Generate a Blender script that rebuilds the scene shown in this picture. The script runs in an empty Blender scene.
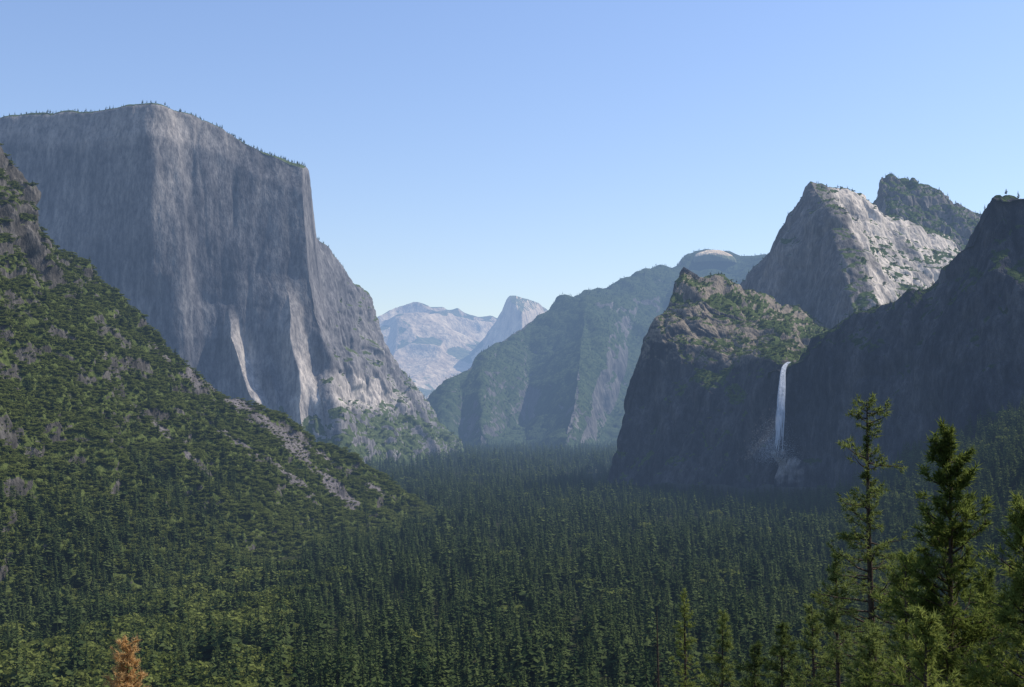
import bpy, math, random
import numpy as np
from mathutils import Vector
rng = np.random.default_rng(7); random.seed(7)
F = 1200.0; HOR = 418.0
PITCH = math.atan((HOR-343.5)/F)
cp, sp = math.cos(PITCH), math.sin(PITCH)
# ---------------------------------------------------------------- image pixel + forward depth -> world metres, and back
def W(px, py, D):
    u = (343.5-py)/F; r = (px-512)/F
    dy = cp - sp*u; dz = sp + cp*u
    s = D/dy
    return (r*s, D, dz*s)
def frame_px(x, y, z):
    f = y*cp+z*sp; u = -y*sp+z*cp
    return 512+x/f*F, 343.5-u/f*F
# ---------------------------------------------------------------- noise
def _h(i, j, k, seed):
    n = (i.astype(np.int64)*374761393 + j.astype(np.int64)*668265263 + k.astype(np.int64)*2147483647 + seed*1274126177) & 0xffffffff
    n = ((n ^ (n >> 13))*1274126177) & 0xffffffff
    n = ((n ^ (n >> 16))*2246822519) & 0xffffffff
    n = n ^ (n >> 15)
    return (n & 0xffffff)/float(0x7fffff) - 1.0
def vnoise(P, seed=0):
    I = np.floor(P).astype(np.int64); f = P-I
    f = f*f*f*(f*(f*6-15)+10)
    i, j, k = I[:, 0], I[:, 1], I[:, 2]; out = 0
    for a in (0, 1):
        wa = f[:, 0] if a else 1-f[:, 0]
        for b in (0, 1):
            wb = f[:, 1] if b else 1-f[:, 1]
            for c in (0, 1):
                wc = f[:, 2] if c else 1-f[:, 2]
                out = out + wa*wb*wc*_h(i+a, j+b, k+c, seed)
    return out
def fbm(P, octv=5, gain=0.5, seed=0, mode=''):
    out = 0; a = 1.0; Q = P.copy(); tot = 0
    for o in range(octv):
        n = vnoise(Q, seed+o*17)
        if mode == 'r': n = 1-2*np.abs(n)-0.35
        if mode == 'c': n = -(1-np.abs(n))**4*1.6+0.35
        if mode == 's': n = np.tanh(5*n)
        out = out + a*n; tot += a; a *= gain
        Q = np.stack([Q[:, 0]*0.8+Q[:, 1]*0.6, -Q[:, 0]*0.6+Q[:, 1]*0.8, Q[:, 2]], 1)*2.03+11.3
    return out/tot
# ---------------------------------------------------------------- materials
def N(nt, t, **kw):
    n = nt.nodes.new(t)
    for k, v in kw.items(): setattr(n, k, v)
    return n
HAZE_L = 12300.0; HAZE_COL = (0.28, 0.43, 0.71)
def finish(mat, shader):  # aerial haze painted on as emission, stronger with distance from the overlook
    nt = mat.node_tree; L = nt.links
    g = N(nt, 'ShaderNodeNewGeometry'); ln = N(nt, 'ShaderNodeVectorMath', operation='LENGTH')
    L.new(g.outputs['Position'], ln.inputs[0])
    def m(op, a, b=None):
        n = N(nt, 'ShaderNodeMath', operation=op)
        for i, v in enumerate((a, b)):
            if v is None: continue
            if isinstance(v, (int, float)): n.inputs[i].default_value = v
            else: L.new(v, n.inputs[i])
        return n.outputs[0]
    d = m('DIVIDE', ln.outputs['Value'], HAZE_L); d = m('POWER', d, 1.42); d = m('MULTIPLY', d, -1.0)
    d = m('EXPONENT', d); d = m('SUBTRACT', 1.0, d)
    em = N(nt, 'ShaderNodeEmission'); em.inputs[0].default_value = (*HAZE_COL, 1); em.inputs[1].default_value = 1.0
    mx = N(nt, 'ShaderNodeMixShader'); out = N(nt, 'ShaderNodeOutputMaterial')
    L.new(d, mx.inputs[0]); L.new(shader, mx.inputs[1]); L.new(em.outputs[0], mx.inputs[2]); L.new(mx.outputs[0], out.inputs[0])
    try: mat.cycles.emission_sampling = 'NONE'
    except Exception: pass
def newmat(name):
    m = bpy.data.materials.new(name); m.use_nodes = True; m.node_tree.nodes.clear(); return m
def ramp(nt, fac, stops):
    r = N(nt, 'ShaderNodeValToRGB'); el = r.color_ramp.elements
    el[0].position = stops[0][0]; el[0].color = (*stops[0][1], 1); el[1].position = stops[-1][0]; el[1].color = (*stops[-1][1], 1)
    for p, c in stops[1:-1]:
        e = el.new(p); e.color = (*c, 1)
    nt.links.new(fac, r.inputs[0]); return r.outputs[0]
def mixc(nt, fac, a, b, bt='MIX'):
    n = N(nt, 'ShaderNodeMix', data_type='RGBA', blend_type=bt)
    L = nt.links
    if isinstance(fac, (int, float)): n.inputs[0].default_value = fac
    else: L.new(fac, n.inputs[0])
    for i, v in ((6, a), (7, b)):
        if isinstance(v, tuple): n.inputs[i].default_value = (*v, 1)
        else: L.new(v, n.inputs[i])
    return n.outputs[2]
def noise_tex(nt, vec, scale, detail=6, rough=0.6, stretch=(1, 1, 1)):
    mp = N(nt, 'ShaderNodeMapping'); mp.inputs['Scale'].default_value = stretch
    nt.links.new(vec, mp.inputs[0])
    t = N(nt, 'ShaderNodeTexNoise'); t.inputs['Scale'].default_value = scale; t.inputs['Detail'].default_value = detail; t.inputs['Roughness'].default_value = rough
    nt.links.new(mp.outputs[0], t.inputs['Vector']); return t.outputs['Fac']
def rock_mat(name, dark, mid, light, veg1, veg2, sc=1.0, bump=12.0, pale=(0.5, 0.46, 0.42), vstr=0.1, mixb=0.45):
    m = newmat(name); nt = m.node_tree; L = nt.links
    pos = N(nt, 'ShaderNodeNewGeometry').outputs['Position']
    streak = noise_tex(nt, pos, 0.03*sc, 5, 0.7, (1, 1, vstr))
    blot = noise_tex(nt, pos, 0.006*sc, 4, 0.6, (1, 1, 0.5))
    fine = noise_tex(nt, pos, 0.09*sc, 3, 0.75, (1, 1, 0.35))
    c1 = ramp(nt, streak, [(0.37, dark), (0.5, mid), (0.63, light)])
    c2 = ramp(nt, blot, [(0.35, dark), (0.52, mid), (0.68, light)])
    c = mixc(nt, mixb, c1, c2)
    ap = N(nt, 'ShaderNodeAttribute', attribute_name='pale')
    c = mixc(nt, ap.outputs['Fac'], c, pale)
    fr = ramp(nt, fine, [(0.35, (0.58, 0.58, 0.6)), (0.65, (1.3, 1.27, 1.22))])
    c = mixc(nt, 1.0, c, fr, 'MULTIPLY')
    av = N(nt, 'ShaderNodeAttribute', attribute_name='veg')
    vn = noise_tex(nt, pos, 0.05*sc, 4, 0.7)
    add = N(nt, 'ShaderNodeMath', operation='ADD'); L.new(av.outputs['Fac'], add.inputs[0]); L.new(vn, add.inputs[1])
    mr = N(nt, 'ShaderNodeMapRange'); mr.inputs[1].default_value = 0.92; mr.inputs[2].default_value = 1.04
    L.new(add.outputs[0], mr.inputs[0])
    vc = ramp(nt, fine, [(0.38, veg1), (0.62, veg2)])
    c = mixc(nt, mr.outputs[0], c, vc)
    b = N(nt, 'ShaderNodeBump'); b.inputs['Strength'].default_value = 0.7; b.inputs['Distance'].default_value = bump
    h = N(nt, 'ShaderNodeMath', operation='ADD'); L.new(streak, h.inputs[0]); L.new(fine, h.inputs[1]); L.new(h.outputs[0], b.inputs['Height'])
    p = N(nt, 'ShaderNodeBsdfDiffuse')
    L.new(c, p.inputs['Color']); L.new(b.outputs[0], p.inputs['Normal'])
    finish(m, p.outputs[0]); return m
def leaf_mat(name, a, b, transl=0.25):
    m = newmat(name); nt = m.node_tree; L = nt.links
    oi = N(nt, 'ShaderNodeObjectInfo'); g = N(nt, 'ShaderNodeNewGeometry')
    mu = N(nt, 'ShaderNodeMath', operation='MULTIPLY_ADD'); L.new(g.outputs['Random Per Island'], mu.inputs[0]); mu.inputs[1].default_value = 0.35
    m2 = N(nt, 'ShaderNodeMath', operation='MULTIPLY'); L.new(oi.outputs['Random'], m2.inputs[0]); m2.inputs[1].default_value = 0.7
    L.new(m2.outputs[0], mu.inputs[2])
    c = ramp(nt, mu.outputs[0], [(0.0, a), (1.0, b)])
    d = N(nt, 'ShaderNodeBsdfDiffuse'); L.new(c, d.inputs[0])
    t = N(nt, 'ShaderNodeBsdfTranslucent'); L.new(c, t.inputs[0])
    mx = N(nt, 'ShaderNodeMixShader'); mx.inputs[0].default_value = transl
    L.new(d.outputs[0], mx.inputs[1]); L.new(t.outputs[0], mx.inputs[2])
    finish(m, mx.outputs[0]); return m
def plain_mat(name, a, b, scale):
    m = newmat(name); nt = m.node_tree
    pos = N(nt, 'ShaderNodeNewGeometry').outputs['Position']
    c = ramp(nt, noise_tex(nt, pos, scale, 4, 0.7), [(0.35, a), (0.65, b)])
    p = N(nt, 'ShaderNodeBsdfDiffuse')
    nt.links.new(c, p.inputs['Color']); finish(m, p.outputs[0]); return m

M_elcap = rock_mat('granite_wall', (0.075, 0.076, 0.085), (0.155, 0.15, 0.156), (0.27, 0.257, 0.247), (0.045, 0.065, 0.025), (0.1, 0.12, 0.05), 1.1, 3.5, pale=(0.55, 0.49, 0.43), vstr=0.045, mixb=0.5)
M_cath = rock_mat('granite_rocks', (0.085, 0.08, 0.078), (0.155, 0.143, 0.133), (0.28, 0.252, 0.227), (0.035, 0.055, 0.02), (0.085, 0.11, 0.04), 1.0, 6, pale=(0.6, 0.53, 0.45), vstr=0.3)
M_low = rock_mat('shadowed_cliff', (0.03, 0.032, 0.04), (0.062, 0.062, 0.068), (0.13, 0.122, 0.12), (0.045, 0.065, 0.02), (0.095, 0.118, 0.042), 1.2, 8, pale=(0.27, 0.225, 0.17), vstr=0.15)  # rock colour darkened to carry the shade of the steep wall
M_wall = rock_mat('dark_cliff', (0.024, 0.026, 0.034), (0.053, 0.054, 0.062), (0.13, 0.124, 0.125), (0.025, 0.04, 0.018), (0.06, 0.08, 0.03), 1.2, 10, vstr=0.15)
M_hill = rock_mat('hillside_ground', (0.04, 0.038, 0.034), (0.085, 0.078, 0.07), (0.17, 0.158, 0.145), (0.045, 0.062, 0.016), (0.105, 0.125, 0.038), 2.2, 5, pale=(0.17, 0.155, 0.155), vstr=0.5)
M_ridge = rock_mat('forest_ridge', (0.07, 0.07, 0.07), (0.115, 0.11, 0.105), (0.2, 0.185, 0.165), (0.028, 0.045, 0.024), (0.065, 0.085, 0.04), 0.5, 12, vstr=0.2)
M_far = rock_mat('pale_granite', (0.42, 0.31, 0.21), (0.64, 0.5, 0.34), (0.86, 0.69, 0.46), (0.1, 0.12, 0.07), (0.2, 0.2, 0.11), 0.22, 30, pale=(0.76, 0.6, 0.4), vstr=0.4)
M_floor = plain_mat('forest_floor', (0.02, 0.028, 0.012), (0.045, 0.045, 0.022), 0.05)
M_needle = leaf_mat('conifer_needles', (0.016, 0.034, 0.015), (0.105, 0.132, 0.044))
M_needle2 = leaf_mat('pine_needles', (0.11, 0.145, 0.03), (0.33, 0.37, 0.1), 0.5)
M_needle3 = leaf_mat('fir_needles', (0.07, 0.1, 0.028), (0.23, 0.27, 0.08), 0.5)
M_leaf = leaf_mat('oak_leaves', (0.08, 0.102, 0.022), (0.19, 0.212, 0.058), 0.3)
M_brown = leaf_mat('dead_needles', (0.5, 0.3, 0.12), (0.85, 0.6, 0.28), 0.45)
M_bark = plain_mat('bark', (0.05, 0.035, 0.025), (0.13, 0.1, 0.08), 3.0)

# ---------------------------------------------------------------- mesh helpers
COL = bpy.context.scene.collection
def mesh_from(name, V, Fc, mats, midx=None, smooth=False):
    me = bpy.data.meshes.new(name); V = np.asarray(V, dtype=np.float32); Fc = np.asarray(Fc, dtype=np.int32)
    me.vertices.add(len(V)); me.vertices.foreach_set('co', V.ravel())
    k = Fc.shape[1]; me.loops.add(Fc.size); me.loops.foreach_set('vertex_index', Fc.ravel())
    me.polygons.add(len(Fc)); me.polygons.foreach_set('loop_start', np.arange(0, Fc.size, k, dtype=np.int32))
    if midx is not None: me.polygons.foreach_set('material_index', np.asarray(midx, dtype=np.int32))
    me.polygons.foreach_set('use_smooth', np.full(len(Fc), smooth))
    me.update(calc_edges=True)
    for m in mats: me.materials.append(m)
    return me
def obj(name, me, **props):
    o = bpy.data.objects.new(name, me); COL.objects.link(o)
    for k, v in props.items(): o[k] = v
    return o
def set_attr(me, name, arr):
    a = me.attributes.new(name, 'FLOAT', 'POINT'); a.data.foreach_set('value', np.asarray(arr, dtype=np.float32))

TERR = {}
def loft(name, rows, nr, nc, mat, disp, vegf, label, palef=None, smooth_it=2, warp=None):
    P = np.array(rows, dtype=float)           # R x C x 3
    def resample(P, axis, n):
        seg = np.linalg.norm(np.diff(P, axis=axis), axis=2).mean(axis=1-axis)
        if axis == 0:  # spend few rows on the hidden back slopes
            seg = np.where(np.arange(len(seg)) < (2 if len(seg) > 4 else 1), seg*0.15, seg)
        s = np.concatenate([[0], np.cumsum(seg)]); s /= s[-1]; t = np.linspace(0, 1, n)
        i = np.clip(np.searchsorted(s, t, side='right')-1, 0, len(s)-2); f = (t-s[i])/(s[i+1]-s[i])
        if axis == 0: return P[i]*(1-f)[:, None, None]+P[i+1]*f[:, None, None]
        return P[:, i]*(1-f)[None, :, None]+P[:, i+1]*f[None, :, None]
    P = resample(P, 0, nr); P = resample(P, 1, nc)
    for _ in range(smooth_it):
        P[1:-1] = (P[:-2]+2*P[1:-1]+P[2:])/4; P[:, 1:-1] = (P[:, :-2]+2*P[:, 1:-1]+P[:, 2:])/4
    if warp: P = warp(P)
    U, V = np.meshgrid(np.linspace(0, 1, nc), np.linspace(0, 1, nr))
    def normals(P):
        a = np.gradient(P, axis=1); b = np.gradient(P, axis=0); n = np.cross(b, a)
        return n/np.maximum(np.linalg.norm(n, axis=2, keepdims=True), 1e-9)
    n = normals(P)
    flip = n[..., 2].mean() < 0
    if flip: n = -n
    for d_ in disp:
        (amp, sxy, sz, octv, mode, seed) = d_[:6]
        q = P.reshape(-1, 3)/np.array([sxy, sxy, sz])
        w_ = d_[6](P)[..., None] if len(d_) > 6 else 1.0
        P = P + n*w_*(amp*fbm(q, octv, 0.5, seed, mode)).reshape(nr, nc, 1)
    n = normals(P)
    if flip: n = -n
    veg = np.clip(vegf(P, n, U, V), 0, 1)
    pale = np.clip(palef(P, n, U, V), 0, 1) if palef else np.zeros((nr, nc))
    idx = np.arange(nr*nc).reshape(nr, nc)
    Fc = np.stack([idx[:-1, :-1], idx[1:, :-1], idx[1:, 1:], idx[:-1, 1:]], -1).reshape(-1, 4)
    if flip: Fc = Fc[:, ::-1]
    me = mesh_from(name, P.reshape(-1, 3), Fc, [mat], smooth=True)
    set_attr(me, 'veg', veg.ravel()); set_attr(me, 'pale', pale.ravel())
    o = obj(name, me, kind='structure', label=label, category='mountain')
    TERR[o.name] = (P, n, veg, pale)
    return o
def slope_veg(lo, hi, nscale=120, namp=0.35, seed=5, cap=1.0):
    def f(P, n, U, V):
        v = (n[..., 2]-lo)/(hi-lo)
        v = v + namp*fbm(P.reshape(-1, 3)/nscale, 4, 0.55, seed).reshape(v.shape)
        return np.minimum(np.clip(v, 0, 1), cap)
    return f
def rowsW(*rows): return [[W(*p) for p in r] for r in rows]
def lerp_rows(a, b, f, push=0.0, dz=0.0):
    return [tuple(a[i][k]*(1-f)+b[i][k]*f + (0, -push, dz)[k] for k in range(3)) for i in range(len(a))]
def back(row, dD, drop):
    return [(x*(1+dD/y), y+dD, z-drop) for x, y, z in row]

# ---------------------------------------------------------------- ground
def gz(x, y):
    x = np.asarray(x, float); y = np.asarray(y, float)
    z = np.where(y > 0, -2-183*(1-np.exp(-np.maximum(y, 0)/300)), -2-0.3*np.minimum(y, 0))
    z = z + np.interp(y, [1200, 4000], [0, 45])
    x0 = 200+0.15*y; s = (x-x0)/30
    sp_ = np.where(s > 20, s, np.log1p(np.exp(np.minimum(s, 20))))*30
    z = z + np.minimum(0.6*sp_, 170)*np.interp(y, [2000, 2600], [1, 0])
    return z
gy = np.concatenate([np.linspace(-600, 2600, 260), 2600+(np.linspace(0, 1, 120)[1:]**2)*40000])
gt = np.linspace(-1, 1, 260); gx = np.sign(gt)*(np.abs(gt)*1500+np.abs(gt)**5*24000)
GX, GY = np.meshgrid(gx, gy)
GZ = gz(GX, GY)+4*fbm(np.stack([GX.ravel()/90, GY.ravel()/90, GX.ravel()*0], 1), 3).reshape(GX.shape)*np.clip(np.abs(GY)/200, 0, 1)
idx = np.arange(GX.size).reshape(GX.shape)
Fc = np.stack([idx[:-1, :-1], idx[:-1, 1:], idx[1:, 1:], idx[1:, :-1]], -1).reshape(-1, 4)
obj('ground', mesh_from('ground', np.stack([GX.ravel(), GY.ravel(), GZ.ravel()], 1), Fc, [M_floor], smooth=True), kind='structure', label='forest floor of the wide glacial valley', category='ground')

# ---------------------------------------------------------------- great granite wall
rim = rowsW([(-150,130,3650),(-60,123,3620),(0,119,3600),(50,118,3580),(95,114,3555),(125,110,3535),(148,108,3530),(170,109,3545),(192,114,3575),(215,124,3605),(250,143,3625),(285,159,3640),(304,167,3650),(307,190,3780),(311,236,3880),(327,247,3960),(345,270,4060),(363,293,4150),(373,320,4230),(386,350,4320),(406,386,4420),(436,425,4520),(456,443,4620)])[0]
bas = rowsW([(-150,440,3500),(-60,440,3470),(0,440,3450),(50,440,3430),(100,440,3400),(140,440,3385),(165,440,3370),(190,440,3380),(212,440,3425),(245,440,3440),(280,440,3450),(312,440,3460),(342,440,3470),(352,438,3620),(362,436,3720),(376,433,3790),(390,430,3850),(402,430,3910),(414,432,3970),(426,436,4030),(438,440,4110),(450,443,4210),(462,448,4350)])[0]
r0 = [(x*(1+50/y), y+50, z+3) for x, y, z in rim]
def shiftx(row, a): return [(x-(a if 10 <= i <= 15 else 0), y, z) for i, (x, y, z) in enumerate(row)]
r2 = shiftx(lerp_rows(rim, bas, 0.10, 16), 8)
r3 = shiftx(lerp_rows(rim, bas, 0.38, 10), 24)
r4 = shiftx(lerp_rows(rim, bas, 0.75, -10), 12)
push = [0,0,0,0,0,0,0,0,0,0,0,0,60,120,150,170,170,160,130,100,60,30,10]
r5 = [(x, y-p*0.3, z) for (x, y, z), p in zip(bas, push)]
r6 = [(x*(1-(120+p)/y), y-120-p, -160) for (x, y, z), p in zip(bas, push)]
rb = back(rim, 900, 30); rbb = back(rim, 2500, 900)
def elwarp(P):
    # sloping ribs whose right flank catches the sun
    x, z = P[..., 0], P[..., 2]; n2 = vnoise(P.reshape(-1, 3)/np.array([70, 70, 110]), 5).reshape(x.shape)+0.4*vnoise(P.reshape(-1, 3)/np.array([30, 30, 40]), 6).reshape(x.shape)
    for (x0, z0, sl, A, wr_, wl, za, zb, fa) in [(-738, 60, 0.36, 40, 22, 80, -60, 340, 110), (-676, 30, 0.26, 22, 16, 45, -90, 190, 80), (-612, 60, 0.17, 46, 34, 70, -140, 430, 180), (-575, 60, 0.2, 26, 18, 30, -140, 200, 90),
                                                 (-1040, 500, 0.04, 15, 50, 90, 350, 1300, 250), (-950, 500, 0.12, 10, 24, 60, 250, 950, 200)]:
        d = x-x0+(z-z0)*sl+11*n2
        s = np.where(d < 0, np.exp(np.minimum(d, 0)/wl), np.clip(1-d/wr_, 0, 1))
        P[..., 1] -= A*s*np.clip((z-za)/60, 0, 1)*np.clip((zb-z)/fa, 0, 1)
    return P
def elveg(P, n, U, V):
    v = (n[..., 2]-0.55)/0.2 + 0.4*fbm(P.reshape(-1, 3)/90, 4, 0.55, 3).reshape(U.shape)
    v2 = (n[..., 2]-0.26)/0.2 + 0.8*fbm(P.reshape(-1, 3)/110, 4, 0.55, 9).reshape(U.shape)
    low = np.clip((10-P[..., 2]+60)/80, 0, 1)
    return np.clip(np.maximum(v*0.9, v2*low), 0, 1)
def elpale(P, n, U, V):
    # sunlight painted pale on prow foot, upper rib, rim; light rock on lower shoulder
    x, z = P[..., 0], P[..., 2]
    nz2 = vnoise(P.reshape(-1, 3)/np.array([40, 40, 200]), 5).reshape(U.shape)
    a = np.exp(-((x+730+(z-60)*0.36+10*nz2)/22)**2)*np.clip((320-z)/100, 0, 1)*np.clip((z+20)/60, 0, 1)
    a1 = np.exp(-((x+597+(z-60)*0.18+14*nz2)/44)**2)*np.clip((430-z)/250, 0, 1)*np.clip((z+90)/50, 0, 1)
    a2 = np.exp(-((x+440+(z-20)*0.3)/80)**2)*np.clip((150-z)/50, 0, 1)*np.clip((z-10)/40, 0, 1)
    b = np.clip((x+540)/60, 0, 1)*np.clip((560-z)/150, 0, 1)
    c = 0.6*np.clip((z-790+40*nz2)/40, 0, 1)+0.6*np.exp(-((x+1010+16*nz2)/38)**2)*np.clip((z-420)/250, 0, 1)
    nn = 0.75+0.9*fbm(P.reshape(-1, 3)/np.array([30, 30, 120]), 3, 0.5, 4).reshape(U.shape)
    return np.clip((1.1*a+1.0*a1+1.1*a2+0.15*b+0.45*c)*nn, 0, 0.95)
loft('granite_monolith', [rbb, rb, r0, rim, r2, r3, r4, r5, r6], 400, 760, M_elcap,
     [(16, 320, 1300, 2, 's', 1), (3, 90, 400, 2, 's', 15), (4, 90, 700, 2, 'c', 21), (2, 30, 50, 3, '', 31),
      (26, 120, 170, 3, 's', 33, lambda P: np.clip((P[..., 0]+600)/60, 0, 1)), (8, 45, 90, 3, 'c', 35, lambda P: np.clip((P[..., 0]+600)/60, 0, 1))], elveg,
     'sheer grey granite monolith with streaked wall above the valley', elpale, 3, elwarp)

# ---------------------------------------------------------------- near left hillside
rg = rowsW([(-260,-60,1600),(-150,30,1680),(-60,95,1740),(0,138,1800),(18,160,1810),(34,192,1820),(48,222,1825),(60,242,1830),(85,260,1850),(118,290,1870),(150,330,1890),(185,362,1910),(215,383,1930),(260,406,1960),(300,429,1990),(345,455,2020),(385,476,2050),(420,496,2080),(480,524,2150)])[0]
ft = []
for i, (px, D) in enumerate(zip(np.linspace(-260, 480, 19), np.interp(np.linspace(-260, 480, 19), [-260, 0, 100, 200, 300, 400, 480], [650, 950, 1080, 1230, 1450, 1700, 1950]))):
    ft.append(((px-512)/F*D, D, float(gz(0, D))-12))
m1 = lerp_rows(rg, ft, 0.3, 0, -10); m2 = lerp_rows(rg, ft, 0.62, 0, -24)
bk = back(rg, 500, 330)
def hillpale(P, n, U, V):
    # boulder chutes: pale colour laid along lines given in image pixels
    x, y, z = P[..., 0], P[..., 1], P[..., 2]; X, Y = frame_px(x, y, z); s = np.zeros(U.shape)
    w = (5*vnoise(P.reshape(-1, 3)/40, 8)+5*vnoise(P.reshape(-1, 3)/13, 18)+3*vnoise(P.reshape(-1, 3)/6, 28)).reshape(U.shape)
    br = 0.9+1.5*fbm(P.reshape(-1, 3)/22, 3, 0.6, 88).reshape(U.shape)
    for pl, wd, st in [([(190,372),(235,402),(275,428),(318,470),(352,504)], 4.6, 1.0), ([(238,402),(290,432),(345,470),(392,498)], 2.0, 0.9), ([(215,428),(262,455),(315,495)], 2.6, 0.85),
                       ([(125,400),(165,432),(208,475)], 2.6, 0.75), ([(260,412),(300,450),(338,492)], 2.6, 0.85), ([(150,345),(185,375),(215,400)], 1.6, 0.7)]:
        for (a, b), (c, d) in zip(pl[:-1], pl[1:]):
            t = np.clip(((X-a)*(c-a)+(Y-b)*(d-b))/((c-a)**2+(d-b)**2), 0, 1)
            dd = np.abs(np.hypot(X-a-t*(c-a), Y-b-t*(d-b))+w*0.6)
            s = np.maximum(s, st*np.clip(1.6-dd/wd, 0, 1))
    return s*np.clip(br, 0, 1)
def hillveg(P, n, U, V):
    q = P.reshape(-1, 3)
    v = 1.2+0.9*fbm(q/60, 4, 0.6, 3).reshape(U.shape)+ np.minimum(n[..., 2]-0.66, 0)*2.2
    X, Y = frame_px(P[..., 0], P[..., 1], P[..., 2])
    v -= np.clip((P[..., 2]-180)/100, 0, 0.6)*np.clip((110-X)/60, 0, 1)
    return np.clip(v, 0, 1)*(1-np.clip(hillpale(P, n, U, V)*2.0, 0, 1))
loft('hillside', [bk, rg, m1, m2, ft], 360, 520, M_hill,
     [(20, 150, 150, 3, 'r', 41), (8, 60, 70, 3, 'c', 47), (3, 25, 30, 3, '', 51), (12, 40, 50, 2, 's', 57, lambda P: np.clip((P[..., 2]-150)/100, 0, 1))], hillveg, 'steep brushy hillside with rock outcrops and talus chutes', hillpale, 3)

# ---------------------------------------------------------------- lower cathedral rock (left of the fall)
A = rowsW(
 [(720,300,3400),(705,290,3150),(696,277,2850),(686,268,2720),(703,269,2740),(716,270,2745),(738,279,2760),(765,289,2800),(792,299,2850),(815,313,2900),(835,321,2950),(870,328,3000)],
 [(700,330,3300),(690,310,3050),(674,312,2780),(668,304,2640),(688,302,2630),(706,302,2650),(729,308,2640),(755,318,2650),(785,325,2660),(808,335,2700),(830,338,2750),(870,340,2800)],
 [(680,350,3250),(670,340,3000),(652,342,2720),(644,340,2590),(672,344,2540),(698,346,2540),(724,352,2490),(752,358,2430),(780,363,2330),(800,362,2340),(825,365,2420),(870,370,2500)],
 [(670,400,3200),(655,400,2950),(640,385,2690),(634,387,2570),(660,392,2530),(685,398,2490),(708,400,2460),(740,405,2400),(776,408,2300),(795,410,2310),(825,410,2390),(870,410,2460)],
 [(660,480,3150),(635,480,2900),(610,478,2640),(604,482,2530),(630,484,2500),(655,486,2460),(685,486,2400),(725,486,2340),(768,484,2250),(790,484,2260),(820,480,2320),(870,480,2400)])
Ab = back(A[0], 500, 200)
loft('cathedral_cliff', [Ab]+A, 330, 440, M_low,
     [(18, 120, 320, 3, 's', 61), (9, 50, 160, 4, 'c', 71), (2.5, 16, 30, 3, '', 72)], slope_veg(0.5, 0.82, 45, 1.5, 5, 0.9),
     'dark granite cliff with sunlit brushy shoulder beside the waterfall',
     lambda P, n, U, V: np.clip((n[..., 2]-0.2)*3, 0, 0.85)*np.clip((P[..., 2]-95)/40, 0.05, 1), 1)  # gentle slopes above the bench painted paler, as brown rock in sun

# ---------------------------------------------------------------- waterfall wall and leaning tower
Rr = rowsW([(768,368,2300),(786,366,2260),(806,352,2245),(822,338,2230),(840,332,2220),(858,316,2195),(880,305,2170),(898,299,2150),(912,290,2125),(928,283,2110),(940,262,2075),(958,243,2050),(968,228,2040),(980,204,2020),(988,192,2010),(1000,188,2000),(1030,189,1985),(1075,195,1950),(1200,225,1880),(1400,260,1800)])[0]
pxm = [(768,410,2270),(785,405,2235),(803,400,2220),(818,392,2200),(836,382,2185),(856,372,2160),(876,364,2130),(892,360,2100),(906,355,2080),(922,350,2060),(938,341,2020),(953,332,1995),(963,326,1980),(974,319,1965),(985,311,1945),(1002,301,1925),(1030,300,1900),(1075,300,1860),(1200,310,1790),(1400,330,1700)]
pxf = [(768,486,2240),(784,486,2205),(800,486,2190),(815,486,2170),(834,486,2140),(852,486,2110),(870,486,2080),(886,486,2055),(900,486,2025),(915,486,1995),(932,486,1945),(950,486,1910),(960,486,1890),(970,486,1870),(982,486,1845),(1000,486,1825),(1030,486,1800),(1075,486,1760),(1200,486,1680),(1400,486,1600)]
Rm = rowsW(pxm)[0]; Rf = rowsW(pxf)[0]
Rk = back(Rr, 350, 40); Rkk = back(Rr, 1200, 500)
def rubble(P, n, U, V):
    # pale scree trailing down from the foot of the fall
    x, y, z = P[..., 0], P[..., 1], P[..., 2]; nn = vnoise(P.reshape(-1, 3)/9, 4).reshape(U.shape)
    d = np.hypot((x-492)/34, (z+88)/26)
    return np.clip(1.15-d+0.5*nn, 0, 0.5)
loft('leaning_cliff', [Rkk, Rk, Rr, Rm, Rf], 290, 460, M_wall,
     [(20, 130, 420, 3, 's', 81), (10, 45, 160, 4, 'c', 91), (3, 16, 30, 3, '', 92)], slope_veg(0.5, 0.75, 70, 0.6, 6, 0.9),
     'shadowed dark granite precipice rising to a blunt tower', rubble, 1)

# ---------------------------------------------------------------- middle cathedral rock
B = rowsW(
 [(715,330,3500),(740,300,3440),(750,276,3400),(760,256,3370),(771,234,3340),(784,210,3325),(794,191,3310),(810,180,3300),(830,183,3330),(852,192,3370),(870,203,3410),(890,208,3450),(925,226,3500),(955,244,3550),(1000,270,3600),(1060,300,3650)],
 [(715,350,3440),(740,330,3400),(753,300,3350),(764,278,3320),(776,256,3280),(788,234,3240),(806,212,3190),(826,204,3140),(840,212,3130),(856,225,3240),(875,230,3300),(895,235,3350),(915,243,3390),(940,256,3440),(1000,290,3530),(1060,320,3570)],
 [(715,400,3380),(742,370,3320),(760,345,3260),(772,333,3220),(786,320,3160),(802,300,3080),(822,280,3000),(842,262,2930),(864,260,2940),(882,268,3080),(897,272,3150),(915,275,3190),(932,280,3240),(950,286,3290),(1005,310,3390),(1060,340,3430)],
 [(715,440,3320),(742,430,3220),(765,420,3100),(780,410,3030),(800,396,2950),(820,380,2850),(840,362,2780),(862,345,2700),(884,330,2730),(902,332,2850),(917,335,2920),(932,338,2980),(948,340,3030),(968,345,3090),(1020,360,3200),(1060,380,3300)])
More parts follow.
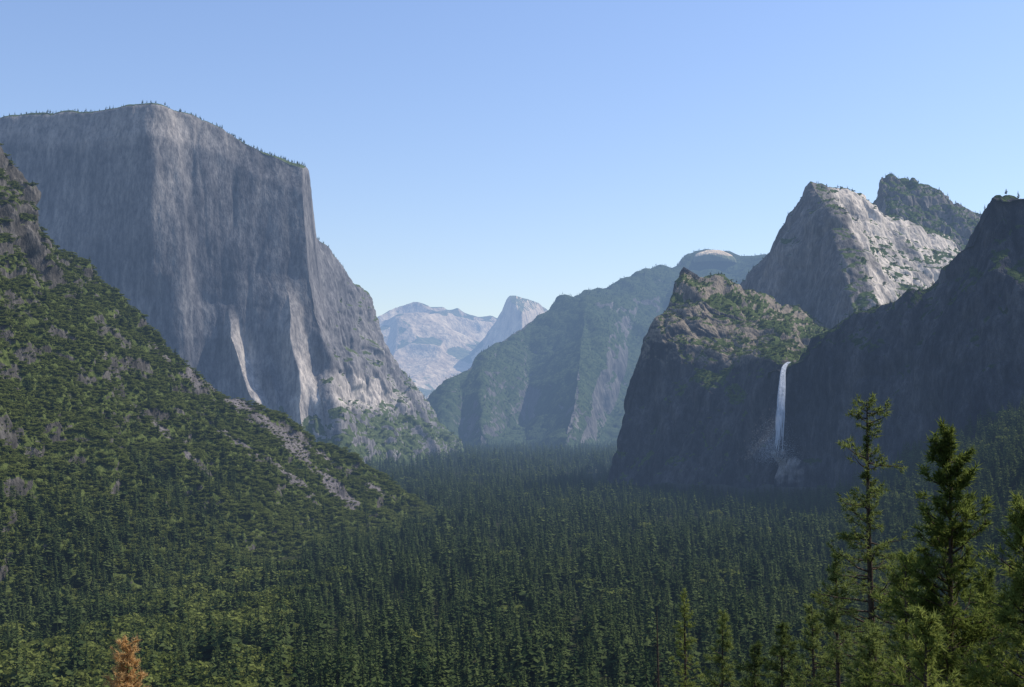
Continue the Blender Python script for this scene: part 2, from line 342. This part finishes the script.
loft('cathedral_summit', [back(B[0], 900, 500), back(B[0], 70, 4)]+B, 310, 420, M_cath,
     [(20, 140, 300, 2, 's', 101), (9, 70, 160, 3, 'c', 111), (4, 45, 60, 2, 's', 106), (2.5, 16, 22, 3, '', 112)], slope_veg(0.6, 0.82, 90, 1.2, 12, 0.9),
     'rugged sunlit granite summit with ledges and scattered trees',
     lambda P, n, U, V: np.clip(1.1*np.clip((P[..., 0]-850-0.12*(P[..., 2]-400))/30, 0, 1)*(0.8+1.1*fbm(P.reshape(-1, 3)/80, 3, 0.6, 2).reshape(U.shape)), 0, 0.95), 1)  # right side painted paler as sunlit, left kept dark as shaded
C = rowsW(
 [(850,225,4000),(874,216,3950),(878,196,3900),(880,175,3880),(890,173,3880),(900,177,3880),(913,179,3890),(930,188,3900),(950,194,3900),(966,204,3900),(980,210,3920),(1005,228,3950),(1050,250,4000)],
 [(850,260,3800),(864,240,3760),(876,225,3740),(882,212,3720),(892,212,3710),(902,215,3700),(918,218,3700),(935,225,3700),(952,232,3700),(966,240,3710),(985,245,3730),(1010,255,3780),(1050,280,3820)],
 [(850,330,3600),(862,320,3550),(874,310,3500),(884,300,3480),(893,300,3470),(904,300,3460),(918,300,3440),(936,300,3440),(952,300,3450),(966,300,3460),(985,300,3500),(1010,310,3550),(1050,330,3600)])
loft('cathedral_spire', [back(C[0], 700, 400), back(C[0], 50, 10)]+C, 200, 280, M_cath,
     [(18, 90, 160, 3, 's', 121), (10, 35, 50, 4, 'c', 131)], slope_veg(0.38, 0.66, 70, 1.0, 14, 0.95), 'tree covered granite spire behind the sunlit summit')

# ---------------------------------------------------------------- distant forested rim
S0 = rowsW([(405,440,5600),(428,414,5650),(440,396,5800),(458,375,6000),(480,353,6250),(505,336,6500),(532,318,6750),(560,302,6950),(588,287,7150),(618,277,7350),(650,268,7550),(680,260,7750),(696,256,7900),(712,255,7950),(728,256,8000),(742,258,8000),(765,254,7900),(800,256,7800),(850,260,7700)])[0]
S3 = rowsW([(405,460,5200),(425,460,5150),(445,460,5100),(465,460,5050),(485,460,5000),(505,460,5050),(525,460,5100),(545,460,5000),(562,460,4900),(580,460,5000),(600,460,5150),(622,460,5050),(645,460,4900),(665,460,4900),(690,460,4900),(710,460,4900),(740,460,4900),(780,460,4900),(830,460,4900)])[0]
wob = [0, 0, 60, -80, 120, -60, -180, 40, 220, 140, -120, -200, 120, 150, 0, 0, 0, 0, 0]
S1 = [(x, y-w*0.7, z) for (x, y, z), w in zip(lerp_rows(S0, S3, 0.33, -60, 20), wob)]
S2 = [(x, y-w*1.3, z) for (x, y, z), w in zip(lerp_rows(S0, S3, 0.7, -40, -60), wob)]
loft('valley_rim', [back(S0, 1500, 500), S0, S1, S2, S3], 320, 520, M_ridge,
     [(70, 800, 1600, 3, 'r', 141), (24, 300, 700, 2, 's', 145), (14, 160, 400, 3, 'c', 151), (6, 60, 90, 3, '', 152)], slope_veg(0.35, 0.56, 260, 1.1, 15, 1.0),
     'hazy forested valley rim with granite cliffs and a bald dome',
     lambda P, n, U, V: np.clip(1.4-np.hypot(P[..., 0]-1310, P[..., 1]-7950)/170, 0, 1)*0.9)
def dome(name, cx, cy, cz, rx, ry, rz, mat, label, seed, pale=0.15, rough=0.1, ns=100, vg=0.6):
    n1, n2 = 70, 140
    th = np.linspace(0, math.pi/2*1.05, n1); ph = np.linspace(0, 2*math.pi, n2)
    T, Pp = np.meshgrid(th, ph, indexing='ij')
    P = np.stack([cx+rx*np.sin(T)*np.cos(Pp), cy+ry*np.sin(T)*np.sin(Pp), cz+rz*np.cos(T)], -1)
    d = fbm(P.reshape(-1, 3)/ns, 4, 0.5, seed).reshape(T.shape)*rough+1
    P = np.array([cx, cy, cz])+(P-np.array([cx, cy, cz]))*d[..., None]
    P[:, -1] = P[:, 0]
    idx = np.arange(n1*n2).reshape(n1, n2)
    Fc = np.stack([idx[:-1, :-1], idx[1:, :-1], idx[1:, 1:], idx[:-1, 1:]], -1).reshape(-1, 4)
    me = mesh_from(name, P.reshape(-1, 3), Fc, [mat], smooth=True)
    set_attr(me, 'veg', np.clip(vg*(T.ravel()/1.3)**3, 0, 1)); set_attr(me, 'pale', np.full(n1*n2, pale))
    return obj(name, me, kind='structure', label=label, category='mountain')
w = W(713, 263, 7800); dome('bald_dome', w[0], w[1], w[2], 150, 160, 84, M_far, 'bald pale granite dome on the forested rim', 3, 0.0, 0.12, 90, 0.8)

# ---------------------------------------------------------------- far peaks
C0 = rowsW([(330,345,13500),(360,328,13700),(378,311,13800),(392,303,14000),(406,299,14200),(424,303,14200),(442,306,14300),(458,312,14300),(476,317,14400),(505,320,14400),(560,335,14500),(640,350,14500)])[0]
C2 = rowsW([(330,450,9500),(360,450,9500),(378,450,9500),(392,450,9500),(410,450,9600),(428,450,9700),(446,450,9800),(464,450,9900),(482,450,10000),(510,450,10000),(560,450,10000),(640,450,10000)])[0]
loft('far_peaks', [back(C0, 2500, 900), C0, lerp_rows(C0, C2, 0.35, -200, 60), lerp_rows(C0, C2, 0.7, -300, -60), C2], 240, 420, M_far,
     [(260, 1500, 1800, 3, 'r', 161), (60, 500, 800, 2, 's', 171)], slope_veg(0.7, 1.0, 500, 2.0, 18, 0.62), 'pale hazy granite peaks far up the valley', None, 3)
H0 = rowsW([(450,374,12600),(466,356,12600),(482,340,12550),(493,325,12500),(502,310,12450),(506,299,12400),(510,295,12350),(517,295,12400),(528,298,12600),(538,302,12800),(547,309,13000),(580,337,13200),(640,352,13300)])[0]
H1 = rowsW([(450,380,12550),(464,362,12500),(480,347,12450),(491,332,12400),(501,319,12350),(506,308,12300),(511,303,12200),(516,305,12120),(522,313,12060),(536,310,12550),(548,318,12800),(580,342,13000),(640,354,13100)])[0]
H2 = rowsW([(450,384,12450),(462,374,12400),(474,364,12350),(486,356,12280),(495,350,12220),(504,346,12160),(510,345,12080),(516,344,12000),(522,343,11980),(541,342,12400),(558,345,12600),(580,355,12800),(640,360,12900)])[0]
H3 = rowsW([(440,450,10800),(450,450,10800),(460,450,10800),(476,450,10800),(494,450,10800),(502,450,10800),(516,450,10800),(534,450,10800),(546,450,10900),(554,450,11000),(560,450,11000),(580,450,11000),(640,450,11000)])[0]
loft('half_domed_peak', [back(H0, 1500, 1100), back(H0, 350, 90), H0, H1, H2, H3], 200, 300, M_far,
     [(10, 120, 500, 4, 'c', 191)], slope_veg(0.45, 0.7, 400, 0.8, 19, 0.7), 'sheer faced granite half dome with sunlit crown', None, 1)

# ---------------------------------------------------------------- waterfall: many falling strands plus spray at the foot
V = []; T = []; wr = np.random.default_rng(5)
def fall_pt(t, off):
    py = 362+t*96; pxc = 783-6*t**1.2+6*math.exp(-t*30); D = 2234-78*(1-(1-t)**4)-14*t
    x, y, z = W(pxc, py, D); return np.array([x+off, y, z])
for s in range(120):
    g = np.clip(wr.normal(), -2, 2); t0 = max(0, wr.uniform(-0.6, 0.6)) if s > 45 else 0.0; t1 = min(0.93, t0+wr.uniform(0.15, 0.6)) if s > 45 else wr.uniform(0.4, 0.9)
    w0 = wr.uniform(0.35, 1.1); ph = wr.uniform(0, 6); n = 26; dy = wr.uniform(-4, 4)
    for i in range(n+1):
        t = t0+(t1-t0)*i/n; sprd = 2.0+3.8*t**0.8
        off = g*sprd*0.8+0.6*math.sin(t*20+ph)*t; w = w0*(0.25+math.sin(math.pi*min(0.97, max(0.06, i/n)))**0.5)
        p = fall_pt(t, off); p[1] += dy
        V.append(p-np.array([w, 0.4, 0])); V.append(p+np.array([w, -0.4, 0]))
        if i: k = len(V)-4; T.append((k, k+1, k+3)); T.append((k, k+3, k+2))
for s in range(12000):
    q = abs(wr.normal(0, 0.17)); t = max(0, 1-q); p = fall_pt(t, 0)+np.array([wr.normal(-7-4*(1-q), 6+15*(1-q)**2), wr.uniform(-16, 2), wr.normal(-2, 6)])
    a = wr.normal(size=(3, 3))*0.26; k = len(V); V.extend([p+a[0], p+a[1], p+a[2]]); T.append((k, k+1, k+2))
mw = newmat('falling_water'); nt = mw.node_tree
df = N(nt, 'ShaderNodeBsdfDiffuse'); tl = N(nt, 'ShaderNodeBsdfTranslucent'); mxw = N(nt, 'ShaderNodeMixShader'); mxw.inputs[0].default_value = 0.5
pos = N(nt, 'ShaderNodeNewGeometry').outputs['Position']
cc = ramp(nt, noise_tex(nt, pos, 0.3, 4, 0.7, (1, 1, 0.1)), [(0.35, (0.5, 0.53, 0.56)), (0.6, (0.85, 0.86, 0.88))])
nt.links.new(cc, df.inputs[0]); nt.links.new(cc, tl.inputs[0]); nt.links.new(df.outputs[0], mxw.inputs[1]); nt.links.new(tl.outputs[0], mxw.inputs[2])
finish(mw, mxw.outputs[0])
obj('waterfall', mesh_from('waterfall', V, T, [mw]), label='tall thin white waterfall plunging down a dark cliff', category='waterfall', kind='structure')

# ---------------------------------------------------------------- tree prototypes (unit height)
def conifer_mesh(name, seed, rmax, mat, W_=26, ragged=0.3, base=0.1):
    r = random.Random(seed); V = []; T = []; M = []
    def tri(a, b, c, m=0):
        k = len(V); V.extend((a, b, c)); T.append((k, k+1, k+2)); M.append(m)
    lean = r.uniform(-0.02, 0.02)
    for i in range(W_):
        t = (i+0.3)/W_; z0 = 1-t*(1-base)
        R = rmax*(t**0.8)*(1-0.4*max(0, t-0.7)/0.3)*r.uniform(0.8, 1.15)
        nb = 4+int(3*t)
        for b in range(nb):
            a = r.uniform(0, 6.283); L = R*r.uniform(1-ragged, 1+ragged*0.6)+0.006; z = z0+r.uniform(-0.018, 0.018)
            ca, sa = math.cos(a), math.sin(a); dz = -L*r.uniform(0.1, 0.55); ox = lean*z
            w = L*r.uniform(0.3, 0.46)+0.004; mx = 0.55*L
            i0 = (ox, 0, z+0.008); tip = (ox+ca*L, sa*L, z+dz+0.1*L)
            l = (ox+ca*mx-sa*w, sa*mx+ca*w, z+dz*0.8-0.01); rr = (ox+ca*mx+sa*w, sa*mx-ca*w, z+dz*0.8-0.01)
            mid = (ox+ca*mx, sa*mx, z+dz*0.35)
            tri(i0, l, mid); tri(i0, mid, rr); tri(mid, l, tip); tri(mid, tip, rr)
    n = 4
    for s in range(n):
        a0, a1 = 6.283*s/n, 6.283*(s+1)/n; q = 0.011
        tri((q*math.cos(a0), q*math.sin(a0), -0.05), (q*math.cos(a1), q*math.sin(a1), -0.05), (lean, 0, 0.97), 1)
    return mesh_from(name, V, T, [mat, M_bark], M)
def broad_mesh(name, seed, mat, n=420, wide=0.42, zc=0.6, zr=0.38, leaf=0.055):
    r = np.random.default_rng(seed); V = []; T = []; M = []
    lobes = [(r.normal(0, wide*0.42), r.normal(0, wide*0.42), zc+r.normal(0, zr*0.35), r.uniform(0.4, 0.62)*wide) for _ in range(9)]
    for i in range(n):
        lx, ly, lz, lr = lobes[i % 9]
        d = r.normal(size=3); d /= np.linalg.norm(d); d[2] = abs(d[2])*1.0-0.25
        p = np.array([lx, ly, lz])+d*lr*r.uniform(0.65, 1.08)*np.array([1, 1, 0.8])
        nn = d+r.normal(0, 0.6, 3); nn /= np.linalg.norm(nn)
        a = np.cross(nn, r.normal(size=3)); a /= np.linalg.norm(a); b = np.cross(nn, a); s = leaf*r.uniform(0.6, 1.4)
        k = len(V); V.extend([p-a*s, p+b*s*0.8, p+a*s, p-b*s*0.9]); T.append((k, k+1, k+2)); T.append((k, k+2, k+3)); M += [0, 0]
    for s in range(5):
        a0, a1 = 6.283*s/5, 6.283*(s+1)/5; k = len(V)
        V.extend([(0.03*math.cos(a0), 0.03*math.sin(a0), -0.05), (0.03*math.cos(a1), 0.03*math.sin(a1), -0.05), (0, 0, zc+0.1)]); T.append((k, k+1, k+2)); M.append(1)
    return mesh_from(name, V, T, [mat, M_bark], M)
CON = [conifer_mesh('conifer_tree', s, rm, M_needle, w_, rg_, b_) for s, rm, w_, rg_, b_ in [(1, .12, 21, .35, .1), (2, .15, 19, .4, .12), (3, .105, 21, .35, .08), (4, .19, 17, .5, .25), (5, .14, 19, .55, .15), (6, .22, 15, .45, .3), (7, .13, 18, .6, .2)]]
BRO = [broad_mesh('broadleaf_tree', s, M_leaf) for s in (11, 12, 13)]

def samp(y0, y1, area_per):
    A = 0.5*1.06*(y1*y1-y0*y0); n = int(A/area_per)
    y = np.sqrt(rng.uniform(y0*y0, y1*y1, n)); x = rng.uniform(-0.53, 0.53, n)*y
    return np.stack([x, y], 1)
pts = np.concatenate([samp(450, 1000, 75), samp(1000, 1800, 92), samp(1800, 3000, 145), samp(3000, 6500, 400)])
px = pts[:, 0]/pts[:, 1]*F+512; D = pts[:, 1]
left = np.interp(D, [900, 950, 1080, 1230, 1450, 1700, 2040, 2200, 3000], [-300, -20, 80, 180, 290, 390, 430, 340, 320])
right = np.interp(D, [2150, 2300, 2500, 2700, 3500, 6500], [1300, 830, 700, 650, 660, 700])
clear = fbm(np.stack([pts[:, 0]/60, pts[:, 1]/100, D*0], 1), 3, 0.6, 77)
k = (px > left) & (px < right) & (clear > -0.45)
pts = pts[k]; D = D[k]; clear = clear[k]
pz = gz(pts[:, 0], pts[:, 1])-1
hgt = (13+27*rng.random(len(pts))**1.6)*(1+0.4*clear)*np.where(D > 3000, 1.2, 1)
bn = fbm(np.stack([pts[:, 0]/80, pts[:, 1]/110, D*0], 1), 3, 0.6, 99)
typ = np.where(rng.random(len(pts)) < np.where((bn > -0.1) & (pts[:, 0] < -0.18*D) & (D < 1600), 0.6, 0.012), 1, 0)
hgt = np.where(typ == 1, np.clip(hgt*0.8, 10, 22), hgt)
FP = np.column_stack([pts, pz])
def surf(name, count, wfun, hmin, hmax):
    P, n, veg, pale = TERR[name]
    c = (P[:-1, :-1]+P[1:, 1:])/2
    ar = np.linalg.norm(np.cross(P[1:, 1:]-P[:-1, :-1], P[1:, :-1]-P[:-1, 1:]), axis=2)/2
    w_ = ar*wfun(c, n[:-1, :-1], veg[:-1, :-1])
    fx, fy = frame_px(c[..., 0], c[..., 1], c[..., 2]); w_ = w_*((fx > -80) & (fx < 1100))
    w_ = w_.ravel()/w_.sum(); i = rng.choice(len(w_), count, p=w_)
    r_, q_ = np.unravel_index(i, c.shape[:2]); a = rng.random((count, 1)); b = rng.random((count, 1))
    p = P[r_, q_]*(1-a)*(1-b)+P[r_+1, q_]*a*(1-b)+P[r_, q_+1]*(1-a)*b+P[r_+1, q_+1]*a*b
    p[:, 2] -= 0.8
    return p, rng.uniform(hmin, hmax, count)
vw = lambda c, n, v: np.clip(v-0.35, 0, 1)*(n[..., 2] > 0.2)
def east(c): return np.clip((-c[..., 0]-330)/80, 0, 1)
def lowhill(c, n, v): return np.clip(v-0.2, 0, 1)*np.clip(0.02+(-c[..., 2]-55)/110, 0.025, 1)*(0.05+0.95*east(c))
elt = lambda c, n, v: v*(c[..., 2] > 300)*(c[..., 1] < 4100)
sets_c = [surf('hillside', 5000, lowhill, 9, 27), surf('granite_monolith', 2400, elt, 6, 15),
          surf('granite_monolith', 1500, lambda c, n, v: v*(c[..., 2] < 200), 10, 20),
          surf('cathedral_cliff', 1300, vw, 5, 12), surf('cathedral_summit', 1800, vw, 6, 14), surf('cathedral_spire', 2200, vw, 8, 16),
          surf('leaning_cliff', 1400, vw, 7, 15), surf('valley_rim', 10000, vw, 10, 20)]
sets_b = [surf('hillside', 42000, lambda c, n, v: np.clip(v-0.2, 0, 1)*np.clip(1.1-(-c[..., 2]-90)/120*east(c), 0.3, 1), 2.5, 7.5),
          surf('hillside', 1500, lambda c, n, v: 1.0*(v < 0.3)*(c[..., 0] > -640), 1.5, 4),
          surf('cathedral_cliff', 3500, vw, 2.5, 6), surf('granite_monolith', 3000, lambda c, n, v: v*(c[..., 2] < 200), 5, 11), surf('cathedral_summit', 1800, vw, 3, 7)]

# individuals: the trees that show largest in the valley
fx, fy = frame_px(FP[:, 0], FP[:, 1], FP[:, 2]+hgt)
vis = (fx > 4) & (fx < 820) & (fy < 660) & (hgt > 18)
order = np.argsort(np.where(vis, FP[:, 1], 1e9))
nb_idx = [i for i in order[:3000] if typ[i] == 1][:30]
nc_idx = [i for i in order[:3000] if typ[i] == 0][:265]
isind = np.zeros(len(FP), bool)
protoC = {}; protoB = {}
for cnt, i in enumerate(nb_idx+nc_idx):
    isind[i] = True
    if typ[i] == 1:
        me = BRO[cnt % 3]; nm = 'broadleaf_tree'; lb = 'round light green broadleaf tree among dark conifers'; gr = 'broadleaf trees in the valley forest'; s2 = 1.25
    else:
        me = CON[cnt % 7]; nm = 'conifer_tree'; lb = 'tall dark green conifer in the valley forest'; gr = 'conifers in the valley forest'; s2 = 1.1
    o = bpy.data.objects.new(nm, me); COL.objects.link(o)
    h = hgt[i]*(1.1 if typ[i] == 0 else 1.0)
    o.location = FP[i]; o.rotation_euler = (0, 0, random.uniform(0, 6.28)); o.scale = (h*s2, h*s2, h)
    o['label'] = lb; o['category'] = 'tree'; o['group'] = gr
    (protoB if typ[i] == 1 else protoC).setdefault(me.name, o)
protoC = list(protoC.values()); protoB = list(protoB.values())
def scatter(name, P, H, protos, label, fat=1.0):
    me = bpy.data.meshes.new(name); me.vertices.add(len(P)); me.vertices.foreach_set('co', np.asarray(P, np.float32).ravel())
    a = me.attributes.new('rot', 'FLOAT', 'POINT'); a.data.foreach_set('value', rng.uniform(0, 6.28, len(P)).astype(np.float32))
    a = me.attributes.new('scl', 'FLOAT_VECTOR', 'POINT'); f = rng.uniform(0.8, 1.4, len(P))*fat
    a.data.foreach_set('vector', np.stack([H*f, H*f, H], 1).astype(np.float32).ravel())
    a = me.attributes.new('pick', 'INT', 'POINT'); a.data.foreach_set('value', rng.integers(0, len(protos), len(P)).astype(np.int32))
    o = obj(name, me, kind='stuff', label=label, category='forest')
    ng = bpy.data.node_groups.new(name+'_nodes', 'GeometryNodeTree')
    ng.interface.new_socket('Geometry', in_out='INPUT', socket_type='NodeSocketGeometry'); ng.interface.new_socket('Geometry', in_out='OUTPUT', socket_type='NodeSocketGeometry')
    gi = N(ng, 'NodeGroupInput'); go = N(ng, 'NodeGroupOutput'); ip = N(ng, 'GeometryNodeInstanceOnPoints'); jn = N(ng, 'GeometryNodeJoinGeometry')
    for p in protos:
        oi = N(ng, 'GeometryNodeObjectInfo', transform_space='ORIGINAL'); oi.inputs['Object'].default_value = p; oi.inputs['As Instance'].default_value = True
        ng.links.new(oi.outputs['Geometry'], jn.inputs[0])
    def na(nm, dt):
        n = N(ng, 'GeometryNodeInputNamedAttribute', data_type=dt); n.inputs['Name'].default_value = nm; return n.outputs['Attribute']
    cx = N(ng, 'ShaderNodeCombineXYZ'); ng.links.new(na('rot', 'FLOAT'), cx.inputs[2])
    er = N(ng, 'FunctionNodeEulerToRotation'); ng.links.new(cx.outputs[0], er.inputs[0])
    ng.links.new(gi.outputs[0], ip.inputs['Points']); ng.links.new(jn.outputs[0], ip.inputs['Instance']); ip.inputs['Pick Instance'].default_value = True
    ng.links.new(na('pick', 'INT'), ip.inputs['Instance Index']); ng.links.new(er.outputs[0], ip.inputs['Rotation']); ng.links.new(na('scl', 'FLOAT_VECTOR'), ip.inputs['Scale'])
    ng.links.new(ip.outputs[0], go.inputs[0])
    md = o.modifiers.new('scatter', 'NODES'); md.node_group = ng
    return o
kc = (~isind) & (typ == 0); kb = (~isind) & (typ == 1)
scatter('conifer_forest', FP[kc], hgt[kc], protoC, 'dense dark conifer forest covering the valley floor', 1.12)
print('forest', kc.sum(), kb.sum())
scatter('broadleaf_woodland', FP[kb], hgt[kb], protoB, 'light green broadleaf trees mixed through the valley forest', 1.25)
scatter('mountain_conifers', np.concatenate([s[0] for s in sets_c]), np.concatenate([s[1] for s in sets_c]), protoC, 'scattered conifers on ledges, rims and slopes', 1.2)
scatter('hillside_brush', np.concatenate([s[0] for s in sets_b]), np.concatenate([s[1] for s in sets_b]), protoB, 'light green oak brush covering the steep slopes', 1.45)

# ---------------------------------------------------------------- detailed near trees
def tube(V, T, p0, p1, r0, r1, n=6):
    p0 = np.array(p0, float); p1 = np.array(p1, float); d = p1-p0; d /= max(np.linalg.norm(d), 1e-6)
    a = np.cross(d, [0, 0, 1] if abs(d[2]) < 0.9 else [1, 0, 0]); a /= np.linalg.norm(a); b = np.cross(d, a); k = len(V)
    for s in range(n):
        c, q = math.cos(6.2832*s/n), math.sin(6.2832*s/n)
        V.append(p0+(a*c+b*q)*r0); V.append(p1+(a*c+b*q)*r1)
    for s in range(n):
        i0, i1 = k+2*s, k+2*((s+1) % n)
        T.append((i0, i1, i1+1)); T.append((i0, i1+1, i0+1))
def near_tree(px_, topy, D, seed, crown_len, width, label, dens=1.0, prof=None, leafm=None, clump=0.45, droop=0.1, needles=12, nbr=None, lean=0.0, top_bare=0.0):
    r = np.random.default_rng(seed)
    tx, ty, tz = W(px_, topy, D); bz = float(gz(tx, ty))-0.4; H = tz-bz
    root = bpy.data.objects.new('pine_tree', None); root.location = (tx-lean*H, ty, bz); COL.objects.link(root)
    root['label'] = label; root['category'] = 'tree'
    V = []; T = []; LV = []; LT = []
    tr = 0.009*H+0.03; nseg = 14; pc = []
    for i in range(nseg+1):
        t = i/nseg; pc.append(np.array([lean*H*t+0.12*math.sin(t*9+seed)*(1-t)*t*4, 0.12*math.sin(t*7+seed*2)*t, H*t]))
    for i in range(nseg): tube(V, T, pc[i], pc[i+1], tr*(1-i/nseg)**0.8+0.02, tr*(1-(i+1)/nseg)**0.8+0.02, 9)
    nb = nbr or int(crown_len*5.5*dens)
    for b in range(nb):
        t = ((b+r.uniform(0, 1))/nb); z = H-0.15-t*crown_len
        cen = np.array([np.interp(z/H, np.linspace(0, 1, nseg+1), [q[k] for q in pc]) for k in range(3)])
        env = prof(t) if prof else (0.12+0.95*t**0.7)
        if env <= 0.02: continue
        L = width*env*r.uniform(0.45, 1.25); a = r.uniform(0, 6.283)
        el = 0.35-0.55*t+r.normal(0, 0.24)-droop
        d = np.array([math.cos(a)*math.cos(el), math.sin(a)*math.cos(el), math.sin(el)])
        last = cen.copy(); br = 0.015+0.013*L; ns = 4
        side = np.array([-math.sin(a), math.cos(a), 0])
        for s in range(ns):
            dd = d+np.array([0, 0, 0.12*s])+r.normal(0, 0.13, 3); q = last+dd/np.linalg.norm(dd)*L/ns
            tube(V, T, last, q, br*(1-s/ns)+0.008, br*(1-(s+1)/ns)+0.006, 4)
            if (s >= 1 or L < 1.2) and t > top_bare:
                for c in range(max(1, int(r.poisson(2.8*dens*min(1.6, L/2))))+ (1 if s == ns-1 else 0)):
                    f = r.uniform(0, 1); base = last*(1-f)+q*f; off = side*r.normal(0, 0.17*L*(1-0.15*s))+np.array([0, 0, r.normal(0.05, 0.14)])
                    cpt = base+off
                    if np.linalg.norm(off) > 0.25: tube(V, T, base, cpt, 0.014, 0.008, 3)
                    cd = d+off*1.2; cd /= np.linalg.norm(cd)
                    for nn in range(needles):
                        nd = cd*0.55+r.normal(0, 0.62, 3)+np.array([0, 0, 0.12]); nd /= np.linalg.norm(nd)
                        ll = clump*r.uniform(0.5, 1.05); wv = np.cross(nd, r.normal(size=3)); wv /= max(np.linalg.norm(wv), 1e-6); wv *= clump*0.07
                        o_ = cpt+cd*r.uniform(-0.25, 0.25)*clump*1.3
                        k = len(LV); LV.extend([o_-wv, o_+wv, o_+nd*ll]); LT.append((k, k+1, k+2))
            last = q
    tro = bpy.data.objects.new('trunk', mesh_from('trunk', V, T, [M_bark], smooth=True)); tro.parent = root; COL.objects.link(tro)
    if LV:
        cro = bpy.data.objects.new('crown', mesh_from('crown', LV, LT, [leafm or M_needle2])); cro.parent = root; COL.objects.link(cro)
    return root
def prof_tall(t):
    for a, b, v in [(0, 0.03, 0.45), (0.03, 0.075, 0.55), (0.075, 0.11, 0.25), (0.11, 0.16, 0.08), (0.16, 0.22, 0.85), (0.22, 0.27, 0.2), (0.27, 0.34, 0.6), (0.34, 0.38, 0.25), (0.38, 0.5, 0.8), (0.5, 1.01, 1.2)]:
        if a <= t < b: return v
    return 1.0
near_tree(867, 400, 72, 3, 19, 2.6, 'tall ragged conifer with sparse upper branches and bare trunk', 1.1, prof_tall, M_needle3, 0.36, 0.05, 15, nbr=130)
near_tree(948, 433, 50, 5, 13, 3.1, 'full green pine standing on the near slope', 1.7, None, M_needle2, 0.38, -0.35, 16, nbr=125)
near_tree(1022, 500, 46, 6, 11, 2.9, 'bushy green pine standing on the near slope', 1.6, None, M_needle2, 0.38, -0.3, 16)
near_tree(905, 556, 62, 8, 9, 2.8, 'young green pine between two taller trees', 1.4, None, M_needle2, 0.38, -0.2, 15)
near_tree(836, 552, 85, 9, 14, 3.0, 'dark conifer with a narrow pointed crown', 1.2, None, M_needle3, 0.4, 0.0, 14)
near_tree(782, 622, 100, 10, 11, 2.8, 'slim dark conifer on the lower slope', 1.2, None, M_needle3, 0.45, 0.1, 14)
near_tree(722, 612, 120, 11, 16, 2.9, 'slim dark conifer on the lower slope', 1.1, None, M_needle3, 0.45, 0.1, 13)
near_tree(684, 592, 125, 12, 18, 2.6, 'slim green conifer on the lower slope', 0.9, None, M_needle2, 0.42, 0.0, 12)
near_tree(657, 606, 130, 13, 14, 1.6, 'dead grey snag with bare branches', 0.5, None, M_needle, 0.5, 0.1, 8, top_bare=1.1)
near_tree(128, 641, 100, 14, 12, 2.0, 'orange brown dead conifer with dry needles', 1.4, lambda t: 0.25+0.8*min(1, t*2.5)**0.6, M_brown, 0.45, -0.3, 15)
near_tree(985, 572, 60, 15, 9, 3.1, 'spreading green pine crown on the near slope', 1.5, None, M_needle2, 0.38, -0.2, 15)
near_tree(755, 644, 90, 16, 8, 2.8, 'small dark conifer on the lower slope', 1.2, None, M_needle3, 0.42, 0.1, 14)
near_tree(925, 612, 42, 17, 7, 2.5, 'broad bushy pine top on the near slope', 1.5, None, M_needle2, 0.34, -0.3, 15)
near_tree(868, 628, 58, 18, 7, 2.6, 'broad bushy pine top on the near slope', 1.3, None, M_needle3, 0.38, -0.1, 15)
near_tree(812, 606, 95, 19, 11, 2.9, 'slim green conifer on the lower slope', 1.2, None, M_needle3, 0.42, 0.0, 13)

# ---------------------------------------------------------------- light, sky, camera
AZ = math.radians(71); EL = math.radians(51)
wd = bpy.data.worlds.new('World'); bpy.context.scene.world = wd; wd.use_nodes = True; nt = wd.node_tree
bg = nt.nodes.get('Background') or nt.nodes.new('ShaderNodeBackground')
sky = nt.nodes.new('ShaderNodeTexSky'); sky.sky_type = 'NISHITA'; sky.sun_disc = False; sky.sun_elevation = EL; sky.sun_rotation = AZ
sky.air_density = 1.3; sky.dust_density = 0.4; sky.ozone_density = 2.5; sky.altitude = 0
tint = mixc(nt, 1.0, sky.outputs[0], (1.04, 1.04, 1.22), 'MULTIPLY')
nt.links.new(tint, bg.inputs[0]); bg.inputs[1].default_value = 0.134
sl = bpy.data.lights.new('sun', 'SUN'); sl.energy = 5.0; sl.angle = math.radians(0.53); sl.color = (1.0, 0.94, 0.84)
so = bpy.data.objects.new('sun', sl); COL.objects.link(so)
tosun = Vector((math.sin(AZ)*math.cos(EL), math.cos(AZ)*math.cos(EL), math.sin(EL)))
so.rotation_euler = tosun.to_track_quat('Z', 'Y').to_euler()
cam = bpy.data.cameras.new('camera'); co = bpy.data.objects.new('camera', cam); COL.objects.link(co)
cam.sensor_width = 36; cam.lens = 36*F/1024; cam.clip_start = 0.5; cam.clip_end = 80000
co.location = (0, 0, 0); co.rotation_euler = (math.pi/2+PITCH, 0, 0)
sc = bpy.context.scene; sc.camera = co
sc.view_settings.view_transform = 'Standard'; sc.view_settings.look = 'None'; sc.view_settings.exposure = 0
